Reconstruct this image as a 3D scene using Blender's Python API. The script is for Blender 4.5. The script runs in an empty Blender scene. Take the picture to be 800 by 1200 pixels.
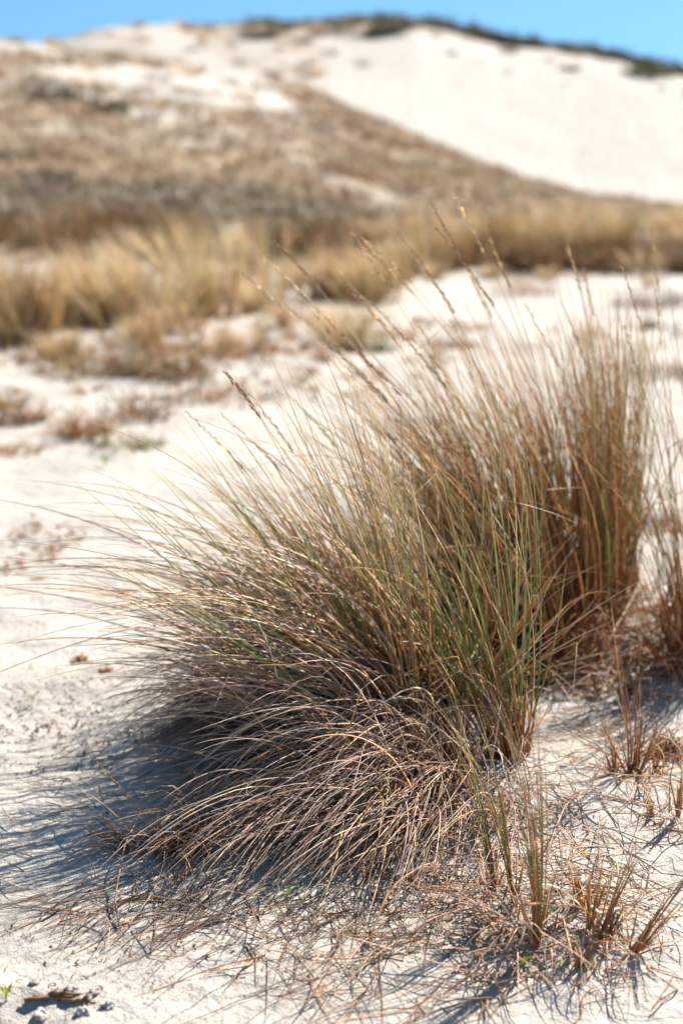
import bpy, math
import numpy as np
from math import radians, tan, atan, sin, cos

R = np.random.default_rng(11)
scene = bpy.context.scene
COL = scene.collection
CAM_Z, PITCH, FPX = 1.2, radians(14.0), 1667.0

# ------------------------------------------------------------------ noise
def _h(ix, iy, seed):
    n = (ix.astype(np.int64) * 374761393 + iy.astype(np.int64) * 668265263 + seed * 1442695041) & 0xFFFFFFFF
    n = ((n ^ (n >> 13)) * 1274126177) & 0xFFFFFFFF
    n = (n ^ (n >> 16)) & 0xFFFFFFFF
    return n / 4294967295.0
def vn(x, y, seed=0):
    x = np.asarray(x, float); y = np.asarray(y, float)
    ix = np.floor(x); iy = np.floor(y); fx = x - ix; fy = y - iy
    fx = fx * fx * (3 - 2 * fx); fy = fy * fy * (3 - 2 * fy)
    a = _h(ix, iy, seed); b = _h(ix + 1, iy, seed); c = _h(ix, iy + 1, seed); d = _h(ix + 1, iy + 1, seed)
    return ((a * (1 - fx) + b * fx) * (1 - fy) + (c * (1 - fx) + d * fx) * fy) * 2 - 1
def fbm(x, y, seed=0, o=4):
    s = 0; a = 1.0
    for k in range(o):
        s = s + a * vn(np.asarray(x) * 2 ** k + 17.3 * k, np.asarray(y) * 2 ** k - 9.1 * k, seed + k); a *= 0.5
    return s / 1.9
def sstep(t):
    t = np.clip(t, 0, 1); return t * t * (3 - 2 * t)

# ------------------------------------------------------------------ terrain
def tan_el(py): return np.tan(np.arctan((600.0 - py) / FPX) - PITCH)
def u_of(px): return (px - 400.0) * 0.97 / FPX
_S = [(-1500, 60), (-300, 38), (0, 44), (60, 48), (95, 62), (200, 72), (300, 88), (350, 102), (450, 145), (560, 194), (680, 233), (800, 250), (1100, 275), (2300, 300)]
_F = [(-1500, 90), (-300, 62), (40, 54), (90, 46), (115, 38), (200, 34), (300, 31), (400, 27), (480, 26), (520, 38), (600, 54), (700, 68), (800, 84), (1000, 112), (2300, 150)]
SU = np.array([u_of(p) for p, _ in _S]); SE = np.array([tan_el(q) for _, q in _S])
FU = np.array([u_of(p) for p, _ in _F]); FE = np.array([tan_el(q) for _, q in _F])
def _soft(U, E):
    g = np.linspace(U[0], U[-1], 1200); e = np.interp(g, U, E); k = np.exp(-np.linspace(-2.2, 2.2, 23) ** 2); k /= k.sum()
    return g, np.convolve(np.pad(e, 11, 'edge'), k, 'valid')
SU, SE = _soft(SU, SE); FU, FE = _soft(FU, FE)
YS, YH, YF = 46.0, 58.0, 86.0
HUM = [(0.10, 2.95, .42, .36, .075), (0.62, 3.55, .30, .42, .09), (0.60, 2.45, .40, .22, .05), (0.34, 2.05, .18, .13, .045),
       (-0.55, 1.84, .10, .05, .028), (1.05, 3.3, .3, .3, .09)]
def ground(x, y):
    x = np.asarray(x, float); y = np.asarray(y, float)
    near = 0.035 * fbm(x * .55, y * .55, 3, 3) + 0.013 * vn(x * 3.1, y * 3.1, 5) + 0.007 * vn(x * 8, y * 9, 6) + 0.0042 * vn(x * 19, y * 23, 8) + .0014 * vn(x * 50, y * 60, 9)
    for cx, cy, sx, sy, a in HUM:
        near = near + a * np.exp(-((x - cx) / sx) ** 2 - ((y - cy) / sy) ** 2)
    # shallow scuffed hollow with a crumbled edge, bottom left
    e = (y - 1.845 - .02 * vn(x * 18, x * 0, 31)) / .012
    near = near - .022 * np.exp(-((x + .50) / .12) ** 4) * (1 / (1 + np.exp(np.clip(e, -30, 30)))) * np.exp(-((y - 1.80) / .09) ** 4)
    mid = 0.10 * fbm(x * .28, y * .28, 12, 3) * sstep((y - 4) / 5)
    u = x / np.maximum(y, 4.0)
    zs = CAM_Z + YS * np.interp(u, SU, SE) + .25 * fbm(x * .12, x * .05 + y * .02, 21, 3)
    zf = CAM_Z + YF * np.interp(u, FU, FE) + .35 * fbm(x * .09, y * .0 + 3.0, 22, 4)
    t1 = (y - 12.0) / (YS - 12.0)
    z = zs * (0.35 * np.clip(t1, 0, 1) ** 1.1 + 0.65 * sstep(t1))
    zh = zs - 1.2
    t2 = sstep((y - YS) / (YH - YS)); z = z * (1 - t2) + np.where(y > YS, zh, z) * t2
    t3 = np.clip((y - YH) / (YF - YH), 0, 1); t3 = .45 * t3 + .55 * sstep(t3)
    z = np.where(y > YH, zh * (1 - t3) + zf * t3, z)
    t4 = sstep((y - YF) / 50.0); z = np.where(y > YF, zf * (1 - t4) + (zf - 9) * t4, z)
    rough = .13 * fbm(x * .22, y * .22, 40, 4) * sstep((y - 14) / 20) * (1 + .1 * sstep((y - 52) / 10))
    return z + near * (1 - .6 * sstep((y - 20) / 20)) + mid + rough
def G(px, py):
    """world point where the line of sight of a photo pixel meets the sand"""
    k = atan((600.0 - py) / FPX) - PITCH
    lo, hi = 1.0, 45.0
    ys = np.geomspace(1.0, 90.0, 1500)
    dz = CAM_Z + ys * tan(k)
    dep = ys * cos(PITCH) - (dz - CAM_Z) * sin(PITCH)
    xs = (px - 400.0) / FPX * dep
    hit = np.nonzero(dz <= ground(xs, ys))[0]
    i = hit[0] if len(hit) else len(ys) - 1
    return float(xs[i]), float(ys[i])

# ------------------------------------------------------------------ helpers
def tag(o, label=None, cat=None, group=None, kind=None):
    if label: o['label'] = label
    if cat: o['category'] = cat
    if group: o['group'] = group
    if kind: o['kind'] = kind
    return o
def empty(name, loc):
    o = bpy.data.objects.new(name, None); COL.objects.link(o); o.location = loc; o.empty_display_size = .1
    return o
def mesh_obj(name, V, F, cols=None, mat=None, parent=None, smooth=True, nside=4):
    """V (n,3) world or local verts, F (m,nside) ints"""
    me = bpy.data.meshes.new(name)
    V = np.ascontiguousarray(V, np.float32); F = np.ascontiguousarray(F, np.int32)
    me.vertices.add(len(V)); me.vertices.foreach_set('co', V.ravel())
    me.loops.add(F.size); me.loops.foreach_set('vertex_index', F.ravel())
    me.polygons.add(len(F)); me.polygons.foreach_set('loop_start', np.arange(0, F.size, nside, dtype=np.int32))
    if cols is not None:
        a = me.attributes.new('Col', 'FLOAT_COLOR', 'POINT')
        c = np.ones((len(V), 4), np.float32); c[:, :3] = cols; a.data.foreach_set('color', c.ravel())
    me.update(calc_edges=True)
    me.polygons.foreach_set('use_smooth', np.full(len(F), smooth))
    if mat: me.materials.append(mat)
    o = bpy.data.objects.new(name, me); COL.objects.link(o)
    if parent: o.parent = parent
    return o
def tree_copy(o, parent=None):
    c = o.copy(); COL.objects.link(c); c.parent = parent
    for ch in o.children: tree_copy(ch, c)
    return c

# ------------------------------------------------------------------ materials
def new_mat(name):
    m = bpy.data.materials.new(name); m.use_nodes = True; nt = m.node_tree; nt.nodes.clear()
    return m, nt, nt.nodes, nt.links
def blade_mat(name, rough=.42, trans=.3, spec=.5):
    m, nt, N, L = new_mat(name)
    out = N.new('ShaderNodeOutputMaterial'); p = N.new('ShaderNodeBsdfPrincipled'); tr = N.new('ShaderNodeBsdfTranslucent'); mx = N.new('ShaderNodeMixShader')
    a = N.new('ShaderNodeAttribute'); a.attribute_name = 'Col'
    n = N.new('ShaderNodeTexNoise'); n.inputs['Scale'].default_value = 45; n.inputs['Detail'].default_value = 3
    g = N.new('ShaderNodeTexCoord'); L.new(g.outputs['Object'], n.inputs['Vector'])
    r = N.new('ShaderNodeMapRange'); r.inputs[1].default_value = .3; r.inputs[2].default_value = .7; r.inputs[3].default_value = .68; r.inputs[4].default_value = 1.25
    L.new(n.outputs['Fac'], r.inputs[0])
    v = N.new('ShaderNodeVectorMath'); v.operation = 'SCALE'; L.new(a.outputs['Color'], v.inputs[0]); L.new(r.outputs[0], v.inputs['Scale'])
    L.new(v.outputs[0], p.inputs['Base Color']); L.new(v.outputs[0], tr.inputs['Color'])
    p.inputs['Roughness'].default_value = rough; p.inputs['Specular IOR Level'].default_value = spec
    mx.inputs[0].default_value = trans
    L.new(p.outputs[0], mx.inputs[1]); L.new(tr.outputs[0], mx.inputs[2]); L.new(mx.outputs[0], out.inputs[0])
    return m
M_BLADE = blade_mat('marram_blade', .46, .16, .4)
M_STRAW = blade_mat('straw_blade', .5, .52, .3)
M_DEAD = blade_mat('dead_blade', .6, .18, .35)
M_SEED = blade_mat('seed_head_husk', .7, .35, .2)
M_LEAF = blade_mat('shrub_leaf', .55, .25, .3)

def sand_mat():
    m, nt, N, L = new_mat('dune_sand')
    out = N.new('ShaderNodeOutputMaterial'); p = N.new('ShaderNodeBsdfPrincipled')
    tc = N.new('ShaderNodeTexCoord')
    def noise(scale, detail=4, rough=.55):
        n = N.new('ShaderNodeTexNoise'); n.inputs['Scale'].default_value = scale; n.inputs['Detail'].default_value = detail; n.inputs['Roughness'].default_value = rough
        L.new(tc.outputs['Object'], n.inputs['Vector']); return n.outputs['Fac']
    def ramp(f, stops):
        r = N.new('ShaderNodeValToRGB'); e = r.color_ramp.elements
        while len(e) < len(stops): e.new(.5)
        for i, (q, c) in enumerate(stops): e[i].position = q; e[i].color = (*c, 1)
        L.new(f, r.inputs[0]); return r.outputs[0]
    def mix(f, a, b, mode='MIX'):
        x = N.new('ShaderNodeMix'); x.data_type = 'RGBA'; x.blend_type = mode
        if isinstance(f, float): x.inputs[0].default_value = f
        else: L.new(f, x.inputs[0])
        for s, i in ((a, 6), (b, 7)):
            if isinstance(s, tuple): x.inputs[i].default_value = (*s, 1)
            else: L.new(s, x.inputs[i])
        return x.outputs[2]
    base = ramp(noise(2.3, 5), [(.3, (.40, .36, .315)), (.52, (.49, .445, .39)), (.8, (.57, .525, .47))])
    fine = ramp(noise(900, 2, .6), [(.33, (.42, .38, .34)), (.47, (1, 1, 1)), (.7, (1.0, 1.0, 1.0))])
    c = mix(.55, base, fine, 'MULTIPLY')
    sp = ramp(noise(260, 2, .5), [(.0, (1, 1, 1)), (.655, (1, 1, 1)), (.70, (.36, .27, .2))])
    c = mix(.8, c, sp, 'MULTIPLY')
    # organic crumbs and thin dead plant cover, painted per vertex as cover density
    a = N.new('ShaderNodeAttribute'); a.attribute_name = 'cover'
    vcol = ramp(noise(1.1, 6, .65), [(.3, (.22, .155, .095)), (.5, (.30, .22, .14)), (.7, (.40, .305, .20))])
    br = noise(3.2, 6, .7)
    ad = N.new('ShaderNodeMath'); ad.operation = 'MULTIPLY_ADD'; L.new(br, ad.inputs[0]); ad.inputs[1].default_value = 1.6; ad.inputs[2].default_value = -.8
    a2 = N.new('ShaderNodeMath'); a2.operation = 'ADD'; L.new(ad.outputs[0], a2.inputs[0]); L.new(a.outputs['Fac'], a2.inputs[1])
    mr = N.new('ShaderNodeMapRange'); mr.interpolation_type = 'SMOOTHSTEP'; mr.inputs[1].default_value = .25; mr.inputs[2].default_value = .8; L.new(a2.outputs[0], mr.inputs[0])
    gate = N.new('ShaderNodeMath'); gate.operation = 'MULTIPLY'; L.new(mr.outputs[0], gate.inputs[0])
    g2 = N.new('ShaderNodeMapRange'); g2.inputs[1].default_value = .0; g2.inputs[2].default_value = .3; L.new(a.outputs['Fac'], g2.inputs[0]); L.new(g2.outputs[0], gate.inputs[1])
    c = mix(gate.outputs[0], c, vcol)
    L.new(c, p.inputs['Base Color']); p.inputs['Roughness'].default_value = .92; p.inputs['Specular IOR Level'].default_value = .15
    prev = None
    for s, st, d in ((14, .35, .05), (60, .5, .02), (260, .55, .006), (1100, .5, .002)):
        b = N.new('ShaderNodeBump'); b.inputs['Strength'].default_value = st; b.inputs['Distance'].default_value = d
        L.new(noise(s, 3), b.inputs['Height'])
        if prev: L.new(prev, b.inputs['Normal'])
        prev = b.outputs[0]
    L.new(prev, p.inputs['Normal']); L.new(p.outputs[0], out.inputs[0])
    return m
M_SAND = sand_mat()

def cover(x, y):
    """how much dead moss and plant litter lies on the sand (0..1)"""
    u = x / np.maximum(y, 1); px = 400 + u * FPX / .97
    n = fbm(x * .35 + y * .28, (x * .28 - y * .35) * .35, 60, 4)          # streaks that run down the slope
    n2 = fbm(x * .9, y * .9, 66, 4)
    c = np.zeros_like(x)
    left = sstep((560 - px) / 250)
    c = np.maximum(c, .62 * np.exp(-((y - 11.5) / 2.2) ** 2) * (1 - .7 * sstep((px - 420) / 120)))
    band = sstep((y - 14) / 2.5) * (1 - sstep((y - (20.5 + (px - 200) * .012 + 3 * n)) / 13))
    c = np.maximum(c, band * (1.0 + .3 * n + .1 * n2))
    for (x0, y0), (x1, y1), wd in (((-2.4, 20.5), (-.9, 16.8), .45), ((-2.6, 23.5), (-1.0, 21.5), .4), ((-1.4, 26), (1.0, 22.5), .5)):   # bare tracks
        tt = np.clip(((x - x0) * (x1 - x0) + (y - y0) * (y1 - y0)) / ((x1 - x0) ** 2 + (y1 - y0) ** 2), 0, 1)
        c = c - .75 * np.exp(-((x - x0 - tt * (x1 - x0)) ** 2 + (y - y0 - tt * (y1 - y0)) ** 2) / wd ** 2)
    up = sstep((y - 22) / 5) * (1 - sstep((y - 52) / 3))
    c = np.maximum(c, up * (.55 - .42 * sstep((y - 27) / 8) * sstep((420 - px) / 120) + .6 * n + .25 * n2))
    ridge = sstep((y - 28) / 6) * (1 - sstep((y - 49) / 3)) * sstep((px - 300) / 80)
    c = np.maximum(c, ridge * (.75 + .3 * n2))
    far = sstep((y - 56) / 4)
    topp = np.exp(-((y - (YF + 1)) / 7.5) ** 2) * (np.exp(-((px - 395) / 105) ** 2) * 1.0 + .38)
    upl = far * (1 - sstep((px - 340) / 120)) * (.42 + .7 * n + .2 * n2)
    c = np.maximum(c, far * topp * (.8 + .6 * n2)); c = np.maximum(c, upl)
    c = c * (1 - .0 * far)
    return np.clip(c, 0, 1)

def build_ground():
    def axis(lo, hi, a, b, fine, growth):
        v = list(np.arange(a, b, fine)); s = fine; p = v[-1]
        while p < hi: s *= growth; p += s; v.append(p)
        s = fine; p = a; left = []
        while p > lo: s *= growth; p -= s; left.append(p)
        return np.array(left[::-1] + v)
    xs = axis(-140, 140, -1.0, 1.3, .008, 1.022); ys = axis(-30, 260, 1.5, 3.6, .008, 1.016)
    X, Y = np.meshgrid(xs, ys); Z = ground(X, Y)
    V = np.stack([X, Y, Z], -1).reshape(-1, 3); nx, ny = len(xs), len(ys)
    i = (np.arange(ny - 1)[:, None] * nx + np.arange(nx - 1)[None]).ravel()
    F = np.stack([i, i + 1, i + 1 + nx, i + nx], -1)
    yc = Y.ravel(); far = yc[F].mean(1) > 12.5
    cv = cover(V[:, 0], V[:, 1])
    for name, sel in (('sand_ground', ~far), ('dune_hills', far)):
        f = F[sel]; used, inv = np.unique(f, return_inverse=True)
        o = mesh_obj(name, V[used], inv.reshape(f.shape), None, M_SAND)
        a = o.data.attributes.new('cover', 'FLOAT', 'POINT'); a.data.foreach_set('value', cv[used].astype(np.float32))
        tag(o, kind='structure')
build_ground()

# ------------------------------------------------------------------ blades
GREEN = ((.38, .13, .05), (.17, .22, .06), (.50, .46, .20))
OLIVE = ((.38, .13, .05), (.25, .23, .07), (.54, .40, .18))
GOLD = ((.36, .13, .045), (.50, .25, .085), (.68, .44, .21))
STRAW = ((.40, .18, .08), (.58, .36, .18), (.74, .54, .32))
PINK = ((.34, .17, .11), (.60, .39, .28), (.74, .55, .43))
BROWN = ((.13, .052, .026), (.20, .098, .05), (.36, .215, .12))
RUST = ((.26, .08, .03), (.46, .18, .06), (.58, .32, .13))
GREY = ((.16, .10, .07), (.34, .235, .17), (.56, .43, .33))
HB = ((.25, .155, .08), (.36, .245, .135), (.49, .355, .21))
BS = ((.52, .38, .24), (.76, .63, .43), (.84, .74, .55))
BG = ((.46, .31, .17), (.68, .51, .30), (.78, .64, .42))
SHADE_BROWN = ((.09, .04, .022), (.13, .065, .035), (.22, .125, .07))  # deeper copy of the brown, imitates shade inside the tussocks
PALE = ((.58, .44, .28), (.80, .66, .45), (.86, .76, .57))
def unit(v): return v / np.maximum(np.linalg.norm(v, axis=-1, keepdims=True), 1e-9)
def grow(root, d0, L, droop, wind, seg, curl=.12, wdir=(-1, -.12, -.15), power=1.6, collide=True, rad=.0015, kink=.16):
    n = len(root); P = np.zeros((n, seg + 1, 3)); P[:, 0] = root
    W = np.array(wdir); wob = R.normal(0, 1, (n, 3)); wob2 = R.normal(0, 1, (n, 3)); ph = R.uniform(0, 6, (n, 1))
    kk = np.where(R.uniform(0, 1, n) < kink, R.integers(max(seg // 3, 1), seg + 1, n), 99); kv = R.normal(0, .55, (n, 3)) - np.array([0, 0, .35])
    for k in range(seg):
        t = (k + .5) / seg
        d = d0 + np.outer(wind * t ** 1.15, W) + np.outer(droop * t ** power, (0, 0, -1)) + curl[:, None] * (wob * t + wob2 * np.sin(ph + 5 * t) * .5) + kv * (k >= kk)[:, None]
        P[:, k + 1] = P[:, k] + unit(d) * (L / seg)[:, None]
    if collide:
        g = ground(P[..., 0], P[..., 1]) + rad; P[:, 1:, 2] = np.maximum(P[:, 1:, 2], g[:, 1:] + R.uniform(0, .004, (n, 1)))
    return P
def tube(P, r, cols, pal_t=(.0, .22, .85), taper=.75, sides=3):
    n, m, _ = P.shape; seg = m - 1
    T = np.gradient(P, axis=1); T = unit(T)
    ref = unit(R.normal(0, 1, (n, 1, 3)) + np.zeros((n, m, 3)))
    A = unit(np.cross(T, ref)); B = np.cross(T, A)
    t = np.linspace(0, 1, m)
    rr = r[:, None] * np.maximum(1 - t[None] ** 1.6, 0) ** taper * 1.0 + 1e-4
    ang = np.arange(sides) * 2 * math.pi / sides
    V = P[:, :, None] + rr[:, :, None, None] * (np.cos(ang)[None, None, :, None] * A[:, :, None] + np.sin(ang)[None, None, :, None] * B[:, :, None])
    idx = np.arange(n * m * sides).reshape(n, m, sides); nx = np.roll(idx, -1, 2)
    F = np.stack([idx[:, :-1], nx[:, :-1], nx[:, 1:], idx[:, 1:]], -1).reshape(-1, 4)
    # cols (n,3,3): base, middle, tip
    a = np.clip((t - pal_t[0]) / (pal_t[1] - pal_t[0]), 0, 1)[None, :, None]; b = np.clip((t - pal_t[1]) / (pal_t[2] - pal_t[1]), 0, 1)[None, :, None]
    C = cols[:, None, 0] * (1 - a) + cols[:, None, 1] * a; C = C * (1 - b ** 2) + cols[:, None, 2] * b ** 2
    C = np.repeat(C[:, :, None], sides, 2)
    return V.reshape(-1, 3), F, C.reshape(-1, 3)
def palette(n, weights):
    pals = np.array([p for p, _ in weights]); w = np.array([w for _, w in weights], float); w /= w.sum()
    c = pals[R.choice(len(pals), n, p=w)]
    return c * np.exp(R.normal(0, .18, (n, 1, 1))) * np.exp(R.normal(0, .05, (n, 1, 3)))
def disc(n, cx, cy, sx, sy, rot=0., p=.6):
    a = R.uniform(0, 2 * math.pi, n); r = R.uniform(0, 1, n) ** p
    x = r * np.cos(a); y = r * np.sin(a)
    X, Y = cx + sx * x * cos(rot) - sy * y * sin(rot), cy + sx * x * sin(rot) + sy * y * cos(rot)
    return X, Y, x, y
def blades(n, cx, cy, sx, sy, L, droop, wind, pal, width=.0013, seg=12, spread=.45, lean=(0, 0), curl=.1, flare=.5, rot=0., z0=0., local=False, power=1.6, p=.6, wdir=(-1, -.12, -.15), sides=3, taper=.75, zspread=.0, clump=None):
    if clump is None: clump = 11 if n >= 200 else 1
    m = max(n // clump, 1); cid = R.integers(0, m, n) if clump > 1 else np.arange(n)
    X, Y, x, y = [a[cid] for a in disc(m, cx, cy, sx, sy, rot, p)]
    j = .0 if clump == 1 else .009
    X = X + R.normal(0, j, n); Y = Y + R.normal(0, j, n)
    Z = ground(X, Y) - .01 + z0 + R.uniform(0, 1, n) * zspread
    cs, bs = (0., spread) if clump == 1 else (spread * 1.15, spread * .45)
    cl = R.normal(0, cs, (m, 2))[cid]
    d0 = np.stack([lean[0] + flare * x + cl[:, 0] + R.normal(0, bs, n), lean[1] + flare * y + cl[:, 1] + R.normal(0, bs, n), np.ones(n)], -1); d0 = unit(d0)
    def mixr(a, b, f=.55):
        return R.uniform(a, b, n) if clump == 1 else a + (b - a) * np.clip(f * R.uniform(0, 1, m)[cid] + (1 - f) * R.uniform(0, 1, n), 0, 1)
    Ls = mixr(L[0], L[1], .45); dr = mixr(*droop); wi = mixr(*wind)
    P = grow(np.stack([X, Y, Z], -1), d0, Ls, dr, wi, seg, np.full(n, curl) * R.uniform(.3, 1.7, n), power=power, wdir=wdir)
    pc = palette(n, pal)
    if clump > 1: pc = np.where(R.uniform(0, 1, (n, 1, 1)) < .55, palette(m, pal)[cid], pc)
    return tube(P, width * R.uniform(.6, 1.4, n), pc, sides=sides, taper=taper)
def join(parts):
    V = []; F = []; C = []; o = 0
    for v, f, c in parts: V.append(v); F.append(f + o); C.append(c); o += len(v)
    return np.concatenate(V), np.concatenate(F), np.concatenate(C)
def put(name, parts, parent, mat=None, at=None, label=None):
    V, F, C = join(parts)
    if at is None and parent is not None: at = np.array(parent.location)
    if at is not None: V = V - np.array(at)
    o = mesh_obj(name, V, F, C, mat or M_BLADE, parent)
    if label: o['label'] = label
    return o
def root_at(name, cx, cy, label, cat='grass tussock', group=None):
    return tag(empty(name, (cx, cy, float(ground(cx, cy)))), label, cat, group)

# seed head: ragged spike of husks along the top of a stem
def seed_spike(C0, C1, C2, n, rad, col, bristle=1.0):
    """husks laid along the quadratic C0-C1-C2"""
    t = (np.arange(n) + R.uniform(-.4, .4, n)) / n; t = np.clip(t, 0, 1)[:, None]
    Pp = (1 - t) ** 2 * C0 + 2 * t * (1 - t) * C1 + t ** 2 * C2; T = unit(2 * (1 - t) * (C1 - C0) + 2 * t * (C2 - C1))
    side = unit(np.cross(T, R.normal(0, 1, (n, 3)))); env = (np.sin(np.pi * np.clip(t * .93 + .05, 0, 1)) ** .6)
    a = Pp; d = unit(T * 1.0 + side * .24 * bristle); ln = (R.uniform(.008, .014, (n, 1))) * (.6 + .5 * env)
    a = a + side * rad * .35 * env; b = a + d * ln * .45 + side * rad * .3; c = a + d * ln
    w = np.cross(d, side) * rad * .55
    w2 = side * rad * .45
    V = np.stack([a, b + w, b + w2, b - w, b - w2, c], 1)
    f = []
    for q in ((0, 1, 2), (0, 2, 3), (0, 3, 4), (0, 4, 1), (5, 2, 1), (5, 3, 2), (5, 4, 3), (5, 1, 4)): f.append((q[0], q[1], q[2], q[2]))
    f = np.array([(q[0], q[1], q[2]) for q in f]); base = (np.arange(n) * 6)[:, None, None]
    F3 = (f[None] + base).reshape(-1, 3)
    cc = np.array(col) * np.exp(R.normal(0, .22, (n, 1))); C = np.repeat(cc[:, None], 6, 1).reshape(-1, 3)
    return V.reshape(-1, 3), F3, C
def flower_stem(parent, x, y, L, lean, wind, droop, pal=GOLD, head=(.62, .50, .33), hl=.14, rad=.0032, hd=True, width=.0012):
    P = grow(np.array([[x, y, float(ground(x, y))]]), unit(np.array([[lean[0], lean[1], 1.0]])), np.array([L]), np.array([droop]), np.array([wind]), 14, np.array([.05]), kink=0)
    at = np.array(parent.location)
    V, F, C = tube(P, np.array([width]), palette(1, [(pal, 1)]), taper=.45)
    s = mesh_obj('flower_stem', V - at, F, C, M_BLADE, parent)
    if hd:
        m = 14; i0 = max(int(m * (1 - hl / L)), 1); Q = P[0]
        mid = Q[(i0 + m) // 2]; c1 = 2 * mid - .5 * (Q[i0] + Q[m])
        V, F, C = seed_spike(Q[i0], c1, Q[m], int(hl * 420), rad, head)
        mesh_obj('seed_head', V - at, F, C, M_SEED, s, smooth=False, nside=3)
    return s

# ================================================================== FOREGROUND
# ---- the big dome-shaped tussock
cx, cy = G(452, 852)
T = root_at('marram_tussock', cx, cy, 'large dome of marram grass sweeping left in the foreground, dark inside, biggest tussock of all')
W1 = [(BROWN, 5), (GREY, .8), (STRAW, 1.2), (GOLD, 1.8), (OLIVE, 1.1), (RUST, 3.6), (PINK, 1.6)]
put('leaf_mass', [
    blades(560, cx - .0, cy + .11, .16, .18, (.30, .66), (.1, .6), (.08, .58), W1, curl=.17, seg=13, spread=.22, flare=.55, lean=(-.34, .0), width=.0018),
    blades(420, cx + .0, cy + .08, .17, .18, (.22, .44), (.7, 1.9), (.4, 1.3), [(BROWN, 3), (GREY, 2), (PINK, 1.5), (RUST, 1.5)], seg=13, spread=.26, flare=.6, lean=(-.45, .0), width=.0017, curl=.22),
    ], T)
put('green_leaf_mass', [
    blades(130, cx + .0, cy + .0, .13, .11, (.60, .88), (.0, .3), (.1, .45), [(GREEN, 2), (OLIVE, 3), (STRAW, 3), (GOLD, 1)], seg=14, spread=.13, flare=.45, lean=(-.26, .0), width=.0018, curl=.05, clump=5),
    blades(44, cx + .04, cy + .16, .18, .14, (.5, .82), (.0, .3), (.1, .45), [(GREEN, 2), (OLIVE, 3), (STRAW, 2), (RUST, 1)], seg=14, spread=.13, flare=.4, lean=(-.22, .05), width=.0018, curl=.05, clump=6),
    ], T, label='green and olive blades rising from the middle of the dome')
put('drooping_leaf_mass', [
    blades(150, cx - .06, cy - .10, .13, .08, (.32, .62), (.4, 1.9), (.5, 1.5), [(PINK, 5), (STRAW, 1.5), (PALE, .8)], seg=16, spread=.16, flare=.2, lean=(-.35, -.15), width=.0022, curl=.06),
    blades(130, cx - .0, cy - .05, .15, .10, (.5, .82), (.4, 1.2), (.6, 1.5), [(PINK, 3), (STRAW, 2), (GOLD, 2)], seg=16, spread=.13, flare=.2, lean=(-.3, -.1), width=.0020, curl=.06),
    blades(46, cx - .08, cy + .12, .15, .15, (.72, .98), (.5, 1.3), (.9, 1.6), [(GREY, 3), (BROWN, 2), (OLIVE, 1)], seg=18, spread=.25, flare=.3, lean=(-.35, 0), width=.0019, curl=.1),
    blades(110, cx - .06, cy - .06, .2, .12, (.2, .55), (.4, 2.4), (.1, 1.8), [(PINK, 4), (PALE, 1.5), (STRAW, 2)], seg=12, spread=.5, flare=.4, lean=(-.3, -.25), width=.0016, curl=.25, clump=2),
    ], T, label='long pinkish straw blades arching out to the left')
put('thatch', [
    blades(1250, cx - .08, cy + .05, .24, .22, (.2, .44), (1.0, 2.8), (.5, 2.0), [(SHADE_BROWN, 5), (BROWN, 2), (GREY, .5)], seg=9, spread=.4, flare=.5, lean=(-.4, -.1), width=.0013, curl=.25, wdir=(-1, -.35, -.2)),  # shade of the dome's interior put into the leaf colour
    ], T, M_DEAD, label='brown matted dead leaves low in the dome, coloured darker for the shade inside')
flower_stem(T, *G(452, 850), .82, (-.16, .0), .55, .10, STRAW, (.34, .20, .12), .11, .0034)
for q in ((470, 840), (430, 858), (510, 820), (455, 832)):
    flower_stem(T, *G(*q), R.uniform(.74, .88), (-.12 + R.normal(0, .05), .05), R.uniform(.5, .8), .1, OLIVE, (.60, .56, .36), .13, .0026)

# ---- heap of bleached dead grass at its foot, spilling to the lower left
hx, hy = G(500, 925)
H = root_at('dead_grass_heap', hx, hy, 'matted heap of bleached pinkish dead grass spilling down-left from foot of the big dome', 'dead grass')
put('thatch', [
    blades(270, hx - .01, hy + .03, .12, .08, (.22, .44), (1.6, 3.4), (1.1, 2.4), [(PINK, 4), (STRAW, 1.5), (PALE, 1), (BROWN, 2)], seg=13, spread=.6, flare=.4, lean=(-.4, -.4), width=.0015, curl=.28, wdir=(-1, -.65, -.1), zspread=.05, clump=3),
    blades(170, hx - .12, hy - .0, .16, .08, (.26, .52), (1.6, 3.4), (1.3, 2.4), [(GREY, 3), (BROWN, 3), (PINK, 2)], seg=12, spread=.5, flare=.3, lean=(-.5, -.5), width=.0012, curl=.25, wdir=(-1, -.95, -.1), zspread=.03, clump=3),
    blades(200, hx - .12, hy - .07, .17, .06, (.26, .58), (.7, 2.0), (.4, 1.5), [(PINK, 4), (GREY, 2), (STRAW, 2), (BROWN, 1)], seg=14, spread=.45, flare=.3, lean=(-.35, -.55), width=.0013, curl=.22, wdir=(-.8, -1.0, -.1), clump=2),
    blades(120, hx + .0, hy - .12, .18, .06, (.2, .46), (.7, 1.8), (.2, 1.4), [(PINK, 4), (GREY, 2), (STRAW, 2)], seg=14, spread=.5, flare=.3, lean=(-.35, -.4), width=.0012, curl=.25, wdir=(-.8, -1.0, -.1), clump=1),
    ], H, M_DEAD)
put('stem_base', [
    blades(160, hx - .02, hy + .02, .10, .06, (.08, .2), (0, .6), (0, .6), [(RUST, 2), (STRAW, 2), (PINK, 2)], seg=6, spread=.3, lean=(-.1, 0), width=.0022, curl=.2, taper=.3),
    ], H)

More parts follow.
